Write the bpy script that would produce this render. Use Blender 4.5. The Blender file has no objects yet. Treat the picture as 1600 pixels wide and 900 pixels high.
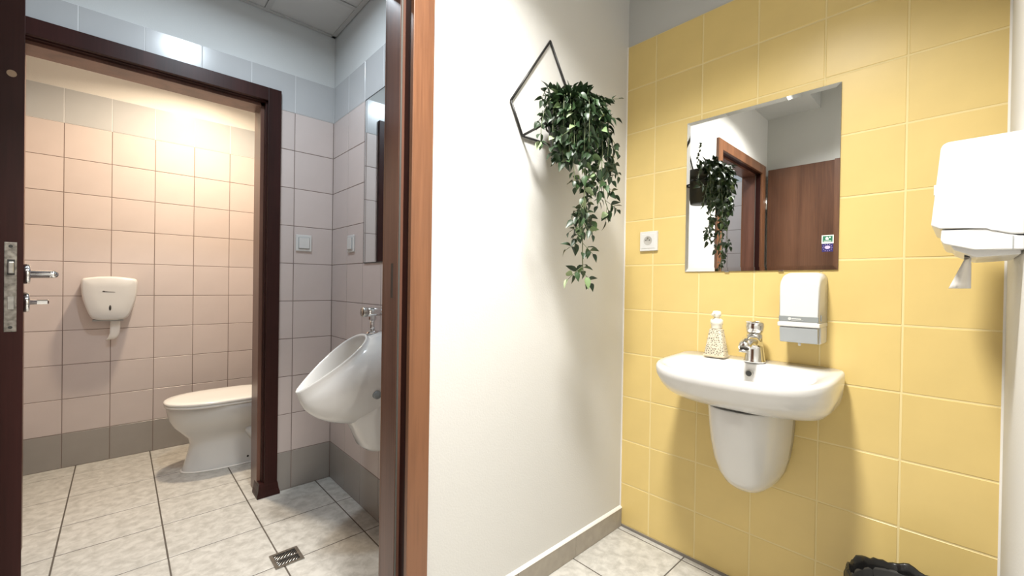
import bpy, bmesh, math, random
from mathutils import Vector, Matrix
random.seed(7)
PI = math.pi
scene = bpy.context.scene
COL = scene.collection

# ------------------------------------------------------------------ camera
cd = bpy.data.cameras.new('camera')
cam = bpy.data.objects.new('camera', cd)
COL.objects.link(cam)
cR = Vector((0.73133506, -0.68184527, 0.01536393))
cU = Vector((-0.00686324, 0.01516836, 0.9998614))
cF = Vector((0.68198381, 0.73133915, -0.00641349))
cC = Vector((-1.69893, -1.06505, 1.10165))
cam.matrix_world = Matrix(((cR.x, cU.x, -cF.x, cC.x), (cR.y, cU.y, -cF.y, cC.y), (cR.z, cU.z, -cF.z, cC.z), (0, 0, 0, 1)))
cd.sensor_width = 36.0
cd.lens = 656.3 / 1600 * 36
cd.clip_start = 0.01
scene.camera = cam

# ------------------------------------------------------------------ world, exposure
w = bpy.data.worlds.new('world'); scene.world = w; w.use_nodes = True
w.node_tree.nodes['Background'].inputs[0].default_value = (0.9, 0.93, 1.0, 1)
w.node_tree.nodes['Background'].inputs[1].default_value = 0.02
vs = scene.view_settings
vs.view_transform = 'Standard'; vs.look = 'None'; vs.gamma = 1.0; vs.use_curve_mapping = False
vs.exposure = 0.0
# strengths of the three ceiling downlights (each built with its lamp below)
MAIN_W, ANTE_W, WC_W = 51.0, 13.0, 23.5
MAIN_C, ANTE_C, WC_C = (1.0, 0.975, 0.925), (0.80, 0.91, 1.0), (1.0, 0.82, 0.60)

# ------------------------------------------------------------------ materials
def mat(name, col, rough=0.5, metal=0.0, spec=0.5, coat=0.0, ns=None, namt=0.0, bump=0.0, bscale=80.0, objvar=0.0, trans=0.0, stretch=None):
    m = bpy.data.materials.new(name); m.use_nodes = True
    nt = m.node_tree; b = nt.nodes['Principled BSDF']
    b.inputs['Base Color'].default_value = (*col, 1)
    b.inputs['Roughness'].default_value = rough
    b.inputs['Metallic'].default_value = metal
    b.inputs['Specular IOR Level'].default_value = spec
    b.inputs['Coat Weight'].default_value = coat
    b.inputs['Coat Roughness'].default_value = 0.05
    b.inputs['Transmission Weight'].default_value = trans
    tc = nt.nodes.new('ShaderNodeTexCoord')
    src = None
    if ns or objvar:
        hsv = nt.nodes.new('ShaderNodeHueSaturation')
        hsv.inputs['Color'].default_value = (*col, 1)
        val = None
        if ns:
            n = nt.nodes.new('ShaderNodeTexNoise'); n.inputs['Scale'].default_value = ns; n.inputs['Detail'].default_value = 5
            mp = nt.nodes.new('ShaderNodeMapping')
            if stretch: mp.inputs['Scale'].default_value = stretch
            nt.links.new(tc.outputs['Object'], mp.inputs[0]); nt.links.new(mp.outputs[0], n.inputs['Vector'])
            mr = nt.nodes.new('ShaderNodeMapRange'); mr.inputs[1].default_value = .3; mr.inputs[2].default_value = .7
            mr.inputs[3].default_value = 1 - namt; mr.inputs[4].default_value = 1 + namt
            nt.links.new(n.outputs[0], mr.inputs[0]); val = mr.outputs[0]
        if objvar:
            oi = nt.nodes.new('ShaderNodeObjectInfo')
            mo = nt.nodes.new('ShaderNodeMapRange'); mo.inputs[3].default_value = 1 - objvar; mo.inputs[4].default_value = 1 + objvar
            nt.links.new(oi.outputs['Random'], mo.inputs[0])
            if val is None: val = mo.outputs[0]
            else:
                mu = nt.nodes.new('ShaderNodeMath'); mu.operation = 'MULTIPLY'
                nt.links.new(val, mu.inputs[0]); nt.links.new(mo.outputs[0], mu.inputs[1]); val = mu.outputs[0]
        nt.links.new(val, hsv.inputs['Value']); nt.links.new(hsv.outputs[0], b.inputs['Base Color'])
    if bump:
        n2 = nt.nodes.new('ShaderNodeTexNoise'); n2.inputs['Scale'].default_value = bscale; n2.inputs['Detail'].default_value = 3
        bp = nt.nodes.new('ShaderNodeBump'); bp.inputs['Strength'].default_value = bump; bp.inputs['Distance'].default_value = 0.002
        nt.links.new(tc.outputs['Object'], n2.inputs['Vector']); nt.links.new(n2.outputs[0], bp.inputs['Height'])
        nt.links.new(bp.outputs[0], b.inputs['Normal'])
    return m

def wood(name, dark, light, rough=0.32, sc=1.0, spec=.5):
    m = bpy.data.materials.new(name); m.use_nodes = True
    nt = m.node_tree; b = nt.nodes['Principled BSDF']; b.inputs['Roughness'].default_value = rough; b.inputs['Specular IOR Level'].default_value = spec
    tc = nt.nodes.new('ShaderNodeTexCoord'); mp = nt.nodes.new('ShaderNodeMapping')
    mp.inputs['Scale'].default_value = (9 * sc, 9 * sc, 0.55 * sc)
    n = nt.nodes.new('ShaderNodeTexNoise'); n.inputs['Scale'].default_value = 1.0; n.inputs['Detail'].default_value = 7; n.inputs['Distortion'].default_value = 0.6
    mp2 = nt.nodes.new('ShaderNodeMapping'); mp2.inputs['Scale'].default_value = (160, 160, 6)
    n2 = nt.nodes.new('ShaderNodeTexNoise'); n2.inputs['Scale'].default_value = 1.0; n2.inputs['Detail'].default_value = 3
    mx = nt.nodes.new('ShaderNodeMath'); mx.operation = 'MULTIPLY_ADD'; mx.inputs[1].default_value = 0.3
    cr = nt.nodes.new('ShaderNodeValToRGB')
    cr.color_ramp.elements[0].position = 0.48; cr.color_ramp.elements[0].color = (*dark, 1)
    cr.color_ramp.elements[1].position = 0.82; cr.color_ramp.elements[1].color = (*light, 1)
    for a, bb in ((mp, n), (mp2, n2)):
        nt.links.new(tc.outputs['Object'], a.inputs[0]); nt.links.new(a.outputs[0], bb.inputs['Vector'])
    nt.links.new(n2.outputs[0], mx.inputs[0]); nt.links.new(n.outputs[0], mx.inputs[2])
    nt.links.new(mx.outputs[0], cr.inputs[0]); nt.links.new(cr.outputs[0], b.inputs['Base Color'])
    return m

def floor_mat():
    m = bpy.data.materials.new('mottled_floor_tile'); m.use_nodes = True
    nt = m.node_tree; b = nt.nodes['Principled BSDF']; b.inputs['Roughness'].default_value = 0.42
    g = nt.nodes.new('ShaderNodeNewGeometry')
    n = nt.nodes.new('ShaderNodeTexNoise'); n.inputs['Scale'].default_value = 24; n.inputs['Detail'].default_value = 9; n.inputs['Roughness'].default_value = 0.62; n.inputs['Distortion'].default_value = 0.35
    mp = nt.nodes.new('ShaderNodeMapping'); mp.inputs['Scale'].default_value = (1.0, 1.0, 1)
    cr = nt.nodes.new('ShaderNodeValToRGB')
    cr.color_ramp.elements[0].position = 0.36; cr.color_ramp.elements[0].color = (.41, .395, .36, 1)
    cr.color_ramp.elements[1].position = 0.62; cr.color_ramp.elements[1].color = (.58, .565, .525, 1)
    nt.links.new(g.outputs['Position'], mp.inputs[0]); nt.links.new(mp.outputs[0], n.inputs['Vector'])
    nt.links.new(n.outputs[0], cr.inputs[0]); nt.links.new(cr.outputs[0], b.inputs['Base Color'])
    return m

def lace_mat():
    m = bpy.data.materials.new('lace_pattern'); m.use_nodes = True
    nt = m.node_tree; b = nt.nodes['Principled BSDF']; b.inputs['Roughness'].default_value = 0.4
    tc = nt.nodes.new('ShaderNodeTexCoord')
    v = nt.nodes.new('ShaderNodeTexVoronoi'); v.inputs['Scale'].default_value = 140; v.feature = 'DISTANCE_TO_EDGE'
    cr = nt.nodes.new('ShaderNodeValToRGB')
    cr.color_ramp.elements[0].position = 0.10; cr.color_ramp.elements[0].color = (.62, .56, .43, 1)
    cr.color_ramp.elements[1].position = 0.24; cr.color_ramp.elements[1].color = (.20, .175, .13, 1)
    nt.links.new(tc.outputs['Object'], v.inputs['Vector']); nt.links.new(v.outputs['Distance'], cr.inputs[0]); nt.links.new(cr.outputs[0], b.inputs['Base Color'])
    return m

def leaf_mat():
    m = bpy.data.materials.new('leaf_green'); m.use_nodes = True
    nt = m.node_tree; b = nt.nodes['Principled BSDF']; b.inputs['Roughness'].default_value = 0.45
    oi = nt.nodes.new('ShaderNodeObjectInfo'); cr = nt.nodes.new('ShaderNodeValToRGB')
    e = cr.color_ramp.elements
    e[0].position = 0; e[0].color = (.012, .030, .010, 1)
    e[1].position = 0.72; e[1].color = (.036, .078, .026, 1)
    x = e.new(0.86); x.color = (.12, .20, .07, 1)
    x = e.new(1.0); x.color = (.34, .42, .24, 1)
    nt.links.new(oi.outputs['Random'], cr.inputs[0]); nt.links.new(cr.outputs[0], b.inputs['Base Color'])
    return m

def emis(name, col, s):
    m = bpy.data.materials.new(name); m.use_nodes = True
    nt = m.node_tree; nt.nodes.clear()
    e = nt.nodes.new('ShaderNodeEmission'); o = nt.nodes.new('ShaderNodeOutputMaterial')
    e.inputs[0].default_value = (*col, 1); e.inputs[1].default_value = s
    nt.links.new(e.outputs[0], o.inputs[0]); return m

M = dict(
    white_paint=mat('white_paint', (.63, .625, .605), .75, bump=.25, bscale=160),
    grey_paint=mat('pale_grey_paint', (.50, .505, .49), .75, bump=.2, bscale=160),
    wash_paint=mat('washroom_paint', (.60, .62, .62), .75, bump=.2, bscale=160),
    cream_paint=mat('cream_paint', (.74, .72, .68), .75, bump=.2, bscale=160),
    yellow=mat('yellow_glazed_tile', (.68, .515, .20), .33, ns=7, namt=.035, objvar=.025, bump=.05, bscale=25),
    yellow_grout=mat('yellow_grout', (.74, .61, .31), .8),
    pink=mat('pale_pink_tile', (.60, .525, .50), .28, ns=6, namt=.03, objvar=.03, bump=.04, bscale=20),
    band=mat('blue_grey_tile', (.47, .48, .49), .22, ns=6, namt=.02, objvar=.02, bump=.05, bscale=12),
    base=mat('grey_base_tile', (.33, .305, .28), .3, ns=6, namt=.05, objvar=.03),
    pink_grout=mat('brown_grey_grout', (.22, .17, .15), .85),
    band_grout=mat('pale_band_grout', (.66, .67, .68), .8),
    floor=floor_mat(),
    floor_grout=mat('dark_floor_grout', (.10, .085, .07), .85),
    skirting=mat('taupe_skirting_tile', (.34, .305, .255), .4, ns=30, namt=.08, objvar=.03),
    sealant=mat('white_sealant', (.82, .79, .74), .5),
    grey_sealant=mat('grey_sealant', (.20, .18, .16), .6),
    walnut=wood('orange_walnut', (.085, .034, .016), (.21, .092, .044)),
    walnut_half_shade=wood('half_shaded_walnut', (.085, .036, .024), (.17, .078, .052)),  # darker copy of the frame walnut, shade of the reveal put into its colour
    walnut_door=wood('brown_walnut_door', (.045, .018, .010), (.115, .052, .028), .35, .6),
    walnut_deep_shade=wood('deep_shaded_walnut', (.018, .005, .004), (.040, .011, .009), .40, 1.0, .22),  # near-black copy of the same wood, low light put into its colour
    black=mat('black_gap', (.012, .009, .008), .7),
    gasket=mat('grey_gasket', (.07, .065, .055), .6),
    ceramic=mat('white_ceramic', (.70, .695, .68), .12, coat=.4),
    plastic=mat('white_plastic', (.66, .66, .645), .28),
    lid=mat('white_seat_plastic', (.86, .85, .82), .2),
    grey_plastic=mat('grey_plastic', (.34, .36, .37), .35),
    midgrey=mat('mid_grey_plastic', (.25, .27, .27), .35),
    dark=mat('dark_plastic', (.03, .03, .028), .4),
    chrome=mat('chrome', (.80, .80, .80), .08, metal=1),
    satin=mat('satin_steel', (.50, .49, .46), .32, metal=1, ns=60, namt=.25),
    worn=mat('worn_steel', (.30, .28, .25), .42, metal=1, ns=90, namt=.45),
    brushed=mat('brushed_steel', (.30, .285, .26), .4, metal=1, ns=40, namt=.2),
    mirror=mat('silver_mirror', (.90, .91, .90), .0, metal=1),
    mirror_dim=mat('silver_mirror_cool', (.86, .89, .90), .0, metal=1),
    glass_edge=mat('mirror_edge', (.20, .19, .15), .25),
    wire=mat('black_wire', (.012, .012, .012), .4),
    pot=mat('black_pot', (.016, .016, .014), .5),
    soil=mat('dark_soil', (.03, .022, .015), .9, ns=60, namt=.5),
    leaf=leaf_mat(),
    stem=mat('green_stem', (.12, .15, .07), .5),
    paper=mat('paper', (.80, .78, .74), .8),
    bag=mat('black_bin_bag', (.010, .010, .010), .22, bump=.6, bscale=45),
    bin=mat('dark_bin', (.03, .03, .03), .4),
    frost=mat('frosted_pump', (.86, .82, .70), .35),
    lace=lace_mat(),
    panel=mat('mineral_ceiling_panel', (.56, .56, .55), .9, bump=.3, bscale=220),
    tbar=mat('ceiling_tbar', (.48, .48, .47), .5),
    trimring=mat('lamp_ring', (.75, .75, .73), .4),
    green=mat('sticker_green', (.02, .17, .09), .5),
    navy=mat('sticker_navy', (.03, .02, .14), .5),
    stickwhite=mat('sticker_white', (.80, .83, .78), .5),
    lavender=mat('sticker_lavender', (.62, .50, .72), .5),
    beige_plug=mat('beige_plug', (.32, .22, .14), .6),
    printdark=mat('print_dark', (.06, .05, .045), .5),
    printlight=mat('print_light', (.62, .63, .61), .5),
)

# ------------------------------------------------------------------ helpers
def obj(name, me, m=None, parent=None, smooth=False):
    o = bpy.data.objects.new(name, me); COL.objects.link(o)
    if m is not None:
        for k in (m if isinstance(m, (list, tuple)) else [m]): me.materials.append(M[k] if isinstance(k, str) else k)
    if parent: o.parent = parent
    if smooth:
        me.polygons.foreach_set('use_smooth', [True] * len(me.polygons))
    return o
def tag(o, label, cat=None, group=None, kind=None):
    o['label'] = label
    if cat: o['category'] = cat
    if group: o['group'] = group
    if kind: o['kind'] = kind
    return o
def thing(name, label, cat, loc=(0, 0, 0), group=None, kind=None, rz=0):
    o = bpy.data.objects.new(name, None); COL.objects.link(o); o.location = loc; o.rotation_euler = (0, 0, rz); o.empty_display_size = .05
    return tag(o, label, cat, group, kind)
def frombm(bm, name):
    me = bpy.data.meshes.new(name); bmesh.ops.recalc_face_normals(bm, faces=bm.faces); bm.to_mesh(me); bm.free(); return me
def abox(bm, a, b, mi=0):
    x0, y0, z0 = [min(p, q) for p, q in zip(a, b)]; x1, y1, z1 = [max(p, q) for p, q in zip(a, b)]
    v = [bm.verts.new(p) for p in [(x0,y0,z0),(x1,y0,z0),(x1,y1,z0),(x0,y1,z0),(x0,y0,z1),(x1,y0,z1),(x1,y1,z1),(x0,y1,z1)]]
    for f in ((0,3,2,1),(4,5,6,7),(0,1,5,4),(1,2,6,5),(2,3,7,6),(3,0,4,7)):
        bm.faces.new([v[i] for i in f]).material_index = mi
def box(name, a, b, m, parent=None, bev=0.0, seg=2, smooth=False):
    bm = bmesh.new(); abox(bm, a, b)
    if bev: bmesh.ops.bevel(bm, geom=list(bm.edges), offset=bev, segments=seg, affect='EDGES', profile=.5)
    return obj(name, frombm(bm, name), m, parent, smooth)
def boxes(name, lst, m, parent=None):
    bm = bmesh.new()
    for it in lst: abox(bm, it[0], it[1], it[2] if len(it) > 2 else 0)
    return obj(name, frombm(bm, name), m, parent)
def loft(name, rings, m, parent=None, cap0=True, cap1=True, closed=True, smooth=True):
    bm = bmesh.new(); R = [[bm.verts.new(p) for p in r] for r in rings]
    n = len(R[0])
    for a, b in zip(R, R[1:]):
        for i in range(n if closed else n - 1):
            j = (i + 1) % n
            bm.faces.new((a[i], a[j], b[j], b[i]))
    nc = 0
    if cap0: bm.faces.new(R[0]); nc += 1
    if cap1: bm.faces.new(R[-1]); nc += 1
    o = obj(name, frombm(bm, name), m, parent, smooth)
    for q in range(nc): o.data.polygons[-1 - q].use_smooth = False
    return o
def tube(name, pts, r, m, parent=None, n=8, smooth=True, radii=None):
    pts = [Vector(p) for p in pts]; rings = []
    prev = None
    for i, p in enumerate(pts):
        d = (pts[min(i + 1, len(pts) - 1)] - pts[max(i - 1, 0)]).normalized()
        if prev is None:
            a = d.orthogonal().normalized()
        else:
            a = (prev - d * prev.dot(d)).normalized()
        prev = a; b = d.cross(a); rr = radii[i] if radii else r
        rings.append([p + a * rr * math.cos(t) + b * rr * math.sin(t) for t in [2 * PI * k / n for k in range(n)]])
    return loft(name, rings, m, parent, smooth=smooth)
def lathe(name, prof, m, parent=None, c=(0, 0, 0), axis='z', n=24, cap0=True, cap1=True, smooth=True):
    rings = []
    for r, h in prof:
        rr = []
        for k in range(n):
            t = 2 * PI * k / n; a, b = r * math.cos(t), r * math.sin(t)
            if axis == 'z': p = (a, b, h)
            elif axis == 'x': p = (h, a, b)
            else: p = (a, h, b)
            rr.append((c[0] + p[0], c[1] + p[1], c[2] + p[2]))
        rings.append(rr)
    return loft(name, rings, m, parent, cap0, cap1, smooth=smooth)
def prism(name, poly, d0, d1, plane, m, parent=None, bev=0.0, seg=2, smooth=False):
    """poly in 2D, extruded between d0 and d1 along the missing axis"""
    def P(a, b, d):
        return {'x': (d, a, b), 'y': (a, d, b), 'z': (a, b, d)}[plane]
    bm = bmesh.new()
    A = [bm.verts.new(P(a, b, d0)) for a, b in poly]; B = [bm.verts.new(P(a, b, d1)) for a, b in poly]
    bm.faces.new(A); bm.faces.new(B)
    for i in range(len(poly)):
        j = (i + 1) % len(poly); bm.faces.new((A[i], A[j], B[j], B[i]))
    if bev: bmesh.ops.bevel(bm, geom=list(bm.edges), offset=bev, segments=seg, affect='EDGES', profile=.5)
    return obj(name, frombm(bm, name), m, parent, smooth)
def sup(t, n):
    c, s = math.cos(t), math.sin(t)
    return math.copysign(abs(c) ** (2 / n), c), math.copysign(abs(s) ** (2 / n), s)
def struct(o, label): return tag(o, label, None, None, 'structure')

_tiles = {}
def tile_mesh(wd, ht, t, c, m):
    k = (round(wd, 4), round(ht, 4), t, c, m)
    if k in _tiles: return _tiles[k]
    v = [(0, t, 0), (wd, t, 0), (wd, t, ht), (0, t, ht), (0, c, 0), (wd, c, 0), (wd, c, ht), (0, c, ht),
         (c, 0, c), (wd - c, 0, c), (wd - c, 0, ht - c), (c, 0, ht - c)]
    f = [(8, 9, 10, 11)]
    for a, b in ((0, 4), (4, 8)):
        for i in range(4):
            j = (i + 1) % 4; f.append((a + i, a + j, b + j, b + i))
    me = bpy.data.meshes.new('tile'); me.from_pydata(v, [], f); me.materials.append(M[m])
    _tiles[k] = me; return me
def tile_wall(parent, o0, u, us, zs, matfn, gap=.0032, t=.006, c=.0012, hole=None, jit=.0003):
    """tiles on a vertical face; local y points into the wall; o0 is u=0"""
    ang = math.atan2(u[1], u[0]); g = gap / 2
    nrm = Vector((u[1], -u[0], 0))
    for i in range(len(us) - 1):
        for j in range(len(zs) - 1):
            u0, u1, z0, z1 = us[i] + g, us[i + 1] - g, zs[j] + g, zs[j + 1] - g
            poly = None
            if hole:
                hu0, hu1, hz = hole
                if u1 > hu0 and u0 < hu1 and z0 < hz:
                    cu0, cu1 = max(u0, hu0), min(u1, hu1)
                    if z1 <= hz + .004:
                        if u0 < hu0 - .008: u1 = hu0
                        elif u1 > hu1 + .008: u0 = hu1
                        else: continue
                    elif u0 >= hu0 - .004 and u1 <= hu1 + .004: z0 = hz
                    elif u1 > hu1: poly = [(u0, hz), (hu1, hz), (hu1, z0), (u1, z0), (u1, z1), (u0, z1)]
                    else: poly = [(u0, z0), (hu0, z0), (hu0, hz), (u1, hz), (u1, z1), (u0, z1)]
            if poly:
                bu, bz = u0, z0
                bm = bmesh.new(); A = [bm.verts.new((a - bu, 0, b - bz)) for a, b in poly]; B = [bm.verts.new((a - bu, t, b - bz)) for a, b in poly]
                bm.faces.new(A)
                for k in range(len(poly)): bm.faces.new((A[k], A[(k + 1) % len(poly)], B[(k + 1) % len(poly)], B[k]))
                me = frombm(bm, 'tile'); me.materials.append(M[matfn(j)])
            else:
                if u1 - u0 < .006 or z1 - z0 < .006: continue
                me = tile_mesh(u1 - u0, z1 - z0, t, c, matfn(j))
            o = bpy.data.objects.new('tile', me); COL.objects.link(o); o.parent = parent
            q = nrm * random.uniform(-jit, jit)
            o.location = (o0[0] + u[0] * u0 + q.x, o0[1] + u[1] * u0 + q.y, z0)
            o.rotation_euler = (random.uniform(-.0010, .0010), 0, ang + random.uniform(-.0010, .0010))

ROWS = [.2 * k for k in range(12)]
def wet(j): return 'base' if j == 0 else ('band' if j == 10 else 'pink')

# ------------------------------------------------------------------ the setting
XU, YB, YP = -0.8224, 1.3724, 2.4817      # urinal wall, door wall of the anteroom, far pink wall
XL = -2.12                                # left wall of anteroom and toilet room
XF = -2.035                               # left wall of the basin room
YN = -1.1435                              # near wall with towel dispenser
ZC1, ZC2 = 2.43, 2.60                     # basin room ceilings
ZA = 2.48

# floor
fl = boxes('floor', [((-2.3, -1.3, -.10), (.12, 2.6, -.0010))], 'floor_grout')
struct(fl, 'mottled beige floor tiles with dark grout running through all three rooms')
def floor_tiles(xs, ys, ztop=0.0, gx=.005, gy=.0045):
    for i in range(len(xs) - 1):
        for j in range(len(ys) - 1):
            x0, x1, y0, y1 = xs[i] + gx / 2, xs[i + 1] - gx / 2, ys[j] + gy / 2, ys[j + 1] - gy / 2
            if x1 - x0 < .01 or y1 - y0 < .01: continue
            me = tile_mesh(x1 - x0, y1 - y0, .008, .0012, 'floor')
            o = bpy.data.objects.new('floor_tile', me); COL.objects.link(o); o.parent = fl
            # local x->x, local z->y, local y->-z
            o.rotation_euler = (-PI / 2, 0, 0); o.location = (x0, y1, ztop + random.uniform(-.0002, .0002))
            o.rotation_euler = (PI / 2, 0, 0); o.location = (x0, y0, ztop)
            o.matrix_world = Matrix(((1, 0, 0, x0), (0, 0, 1, y0), (0, -1, 0, ztop + random.uniform(-.0003, .0002)), (0, 0, 0, 1)))
floor_tiles([XF - .05, -1.69, -1.355, -1.02, -.685, -.35, -.028, 0.004], [-1.18, -.972, -.638, -.304, 0.004])
floor_tiles([XL - .02, -1.884, -1.553, -1.225, -.899, XU + .004], [.004, .06, .395, .73, 1.065, 1.37])
floor_tiles([XL - .02, -1.884, -1.553, -1.225, -.899, XU + .004], [1.37, 1.645, 1.99, 2.33, YP + .004])

# yellow wall
wr = boxes('wall_right', [((.0012, YN - .1, -.1), (.15, .0, 2.2)), ((.006, YN - .1, 2.2), (.15, .0, 2.75), 1)], ['yellow_grout', 'grey_paint'])
struct(wr, 'yellow tiled wall behind the basin with pale grey paint above')
yus = [0.0, .1415, .342, .5435, .7445, .9455, -YN]
tile_wall(wr, (0, 0, 0), (0, -1), yus, [.010] + ROWS[1:], lambda j: 'yellow', gap=.0042, c=.0016)
box('sealant_bead', (-.0035, -.0045, .09), (.006, .004, 2.2), 'sealant', wr)
box('sealant_bead', (-.0035, YN - .004, .01), (.006, YN + .0045, 2.2), 'sealant', wr)
box('sealant_bead', (-.004, YN, -.001), (.004, 0, .010), 'grey_sealant', wr)

# white wall with the doorway
DX0, DX1, DZ = -1.945, -1.062, 2.03
wm = boxes('wall_middle', [((DX1, 0, -.1), (.15, .115, 2.75)), ((-2.25, 0, -.1), (DX0, .115, 2.75)), ((DX0, 0, DZ), (DX1, .115, 2.75))], 'white_paint')
struct(wm, 'white plastered wall with the doorway to the washroom')
# skirting
bb = thing('baseboard_middle', 'taupe tile skirting along the foot of the white wall', None, (0, 0, 0), None, 'structure')
xs = [0.0, -.018, -.335, -.662, -.99, -1.038]
for a, b in zip(xs, xs[1:]):
    box('skirting_tile', (b + .001, -.009, .001), (a - .001, .001, .084), 'skirting', bb, .0008, 1)
prism('sealant_bead', [(-.010, .084), (.0, .084), (.0, .094), (-.003, .093), (-.008, .088)], -1.038, 0, 'x', 'sealant', bb)

# near wall, left wall, ceilings of the basin room
struct(boxes('wall_near', [((-2.2, YN - .12, -.1), (.15, YN, 2.75))], 'white_paint'), 'white wall at the right edge carrying the towel dispenser')
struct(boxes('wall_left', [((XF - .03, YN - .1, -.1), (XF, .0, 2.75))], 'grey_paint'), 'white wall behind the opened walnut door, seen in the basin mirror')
struct(boxes('ceiling', [((-2.2, YN - .1, ZC2), (.15, -.34, 2.75)), ((-2.2, -.34, ZC1), (.15, .0, 2.75))], 'grey_paint'), 'pale grey ceiling of the basin room with lowered strip')

# anteroom and toilet room walls
def core(lst):
    out = []
    for it in lst:
        a, b = it[0], it[1]
        if len(it) == 2 and b[2] == 2.2:
            if a[2] < 2.0: out += [(a, (b[0], b[1], 2.0)), ((a[0], a[1], 2.0), b, 2)]
            else: out.append((a, b, 2))
        else: out.append(it)
    return out
def rng(a, b, st):
    r = [a]; k = a + st
    while k < b - .01: r.append(k); k += st
    return r + [b]
WY0, WY1 = YB, 1.475
HX0, HX1, HZ = -2.046, -1.098, 2.086
wb = boxes('wall_back', core([((-1.13, WY0 + .0012, -.1), (XU + .1, WY1, 2.2)), ((XL - .1, WY0 + .0012, -.1), (-2.02, WY1, 2.2)), ((-2.02, WY0 + .0012, 2.05), (-1.13, WY1, 2.2)),
                         ((XL - .1, WY0 + .004, 2.2), (XU + .1, WY1, 2.75), 1)]), ['pink_grout', 'wash_paint', 'band_grout'])
struct(wb, 'pale pink tiled wall around the dark toilet doorway')
us = [0.0]
back_us = [XL] + [XU - .2015 * k for k in range(6, 0, -1)] + [XU]
back_us = [x for x in back_us if x >= XL]
tile_wall(wb, (0, YB, 0), (1, 0), back_us, ROWS, wet, hole=(HX0, HX1, HZ))
wu = boxes('wall_urinal', core([((XU + .0012, .115, -.1), (XU + .1, YB, 2.2)), ((XU + .004, .115, 2.2), (XU + .1, YB, 2.75), 1)]), ['pink_grout', 'wash_paint', 'band_grout'])
struct(wu, 'pale pink tiled wall carrying the urinal and its mirror')
# joints on the urinal wall run in 0.1 / 0.2 widths from the corner
tile_wall(wu, (XU, YB, 0), (0, -1), [0, .21, .41, .61, .81, 1.01, 1.21, YB - .115], ROWS, wet)
wl = boxes('wall_washroom_left', core([((XL - .1, .115, -.1), (XL - .0012, YB, 2.2)), ((XL - .1, .115, 2.2), (XL - .004, YB, 2.75), 1)]), ['pink_grout', 'wash_paint', 'band_grout'])
struct(wl, 'pale tiled left wall of the washroom, seen through the doorway in the basin mirror')
tile_wall(wl, (XL, .115, 0), (0, 1), rng(0, YB - .115, .2015), ROWS, wet)
wp = boxes('wall_toilet', core([((XL - .1, YP + .0012, -.1), (XU + .1, YP + .1, 2.2)), ((XL - .1, YP + .004, 2.2), (XU + .1, YP + .1, 2.75), 1)]), ['pink_grout', 'cream_paint', 'band_grout'])
struct(wp, 'warmly lit pink tiled wall behind the toilet')
pk = [XL] + [x for x in [-1.942 + .2012 * k for k in range(-1, 6)] if XL + .02 < x < XU - .02] + [XU]
tile_wall(wp, (0, YP, 0), (1, 0), pk, ROWS, wet)
wtl = boxes('wall_toilet_left', core([((XL - .1, WY1, -.1), (XL - .0012, YP, 2.2)), ((XL - .1, WY1, 2.2), (XL - .004, YP, 2.75), 1)]), ['pink_grout', 'cream_paint', 'band_grout'])
struct(wtl, 'tiled left wall of the toilet room behind the open door')
tile_wall(wtl, (XL, WY1, 0), (0, 1), rng(0, YP - WY1, .2015), ROWS, wet)
wtr = boxes('wall_toilet_right', core([((XU + .0012, WY1, -.1), (XU + .1, YP, 2.2)), ((XU + .004, WY1, 2.2), (XU + .1, YP, 2.75), 1)]), ['pink_grout', 'cream_paint', 'band_grout'])
struct(wtr, 'tiled right wall of the toilet room behind the toilet cistern')
tile_wall(wtr, (XU, YP, 0), (0, -1), rng(0, YP - WY1, .2015), ROWS, wet)

# suspended ceiling of the anteroom
ce = boxes('ceiling', [((XL - .1, .115, ZA + .012), (XU + .1, WY1, ZA + .15))], 'panel')
struct(ce, 'suspended ceiling of pale panels above the washroom')
cx = [XL, -1.764, -1.164, XU]; cyy = [.115, .44, 1.04, YB]
for i in range(3):
    for j in range(3):
        box('ceiling_panel', (cx[i] + .013, cyy[j] + .013, ZA + .004), (cx[i + 1] - .013, cyy[j + 1] - .013, ZA + .013), 'panel', ce, .001, 1)
for x in cx[1:3]: box('ceiling_rail', (x - .012, .115, ZA - .001), (x + .012, YB, ZA + .004), 'tbar', ce)
for y in cyy[1:3]: box('ceiling_rail', (XL, y - .012, ZA - .0012), (XU, y + .012, ZA + .003), 'tbar', ce)
for a, b in (((XL, YB - .02), (XU, YB)), ((XU - .02, .115), (XU, YB)), ((XL, .115), (XL + .02, YB)), ((XL, .115), (XU, .135))):
    box('edge_rail', (a[0], a[1], ZA - .002), (b[0], b[1], ZA + .003), 'tbar', ce)
struct(boxes('ceiling', [((XL - .1, WY1, ZA), (XU + .1, YP + .1, ZA + .15))], 'cream_paint'), 'cream ceiling of the toilet room')

# ------------------------------------------------------------------ door frames
f1 = thing('trim_1', 'orange walnut door frame in the white wall', None, (0, 0, 0), None, 'structure')
def frame_piece(name, a, b, m, p, bev=.002): return box(name, a, b, m, p, bev, 2)
frame_piece('architrave', (-1.108, -.016, 0), (-1.040, .001, 2.048), 'walnut', f1)
frame_piece('architrave', (-1.955, -.016, 0), (-1.887, .001, 2.048), 'walnut', f1)
frame_piece('architrave', (-1.887, -.016, 1.982), (-1.108, .001, 2.048), 'walnut', f1)
frame_piece('jamb', (-1.106, .001, 0), (-1.062, .034, 2.0), 'walnut_deep_shade', f1, .0005)  # rebate of the walnut frame, its unlit side painted in as near-black
frame_piece('jamb', (-1.122, .034, 0), (-1.062, .120, 2.0), 'walnut_half_shade', f1, .001)
frame_piece('jamb', (-1.945, .001, 0), (-1.889, .034, 2.0), 'walnut_deep_shade', f1, .0005)
frame_piece('jamb', (-1.945, .034, 0), (-1.873, .120, 2.0), 'walnut_half_shade', f1, .001)
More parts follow.
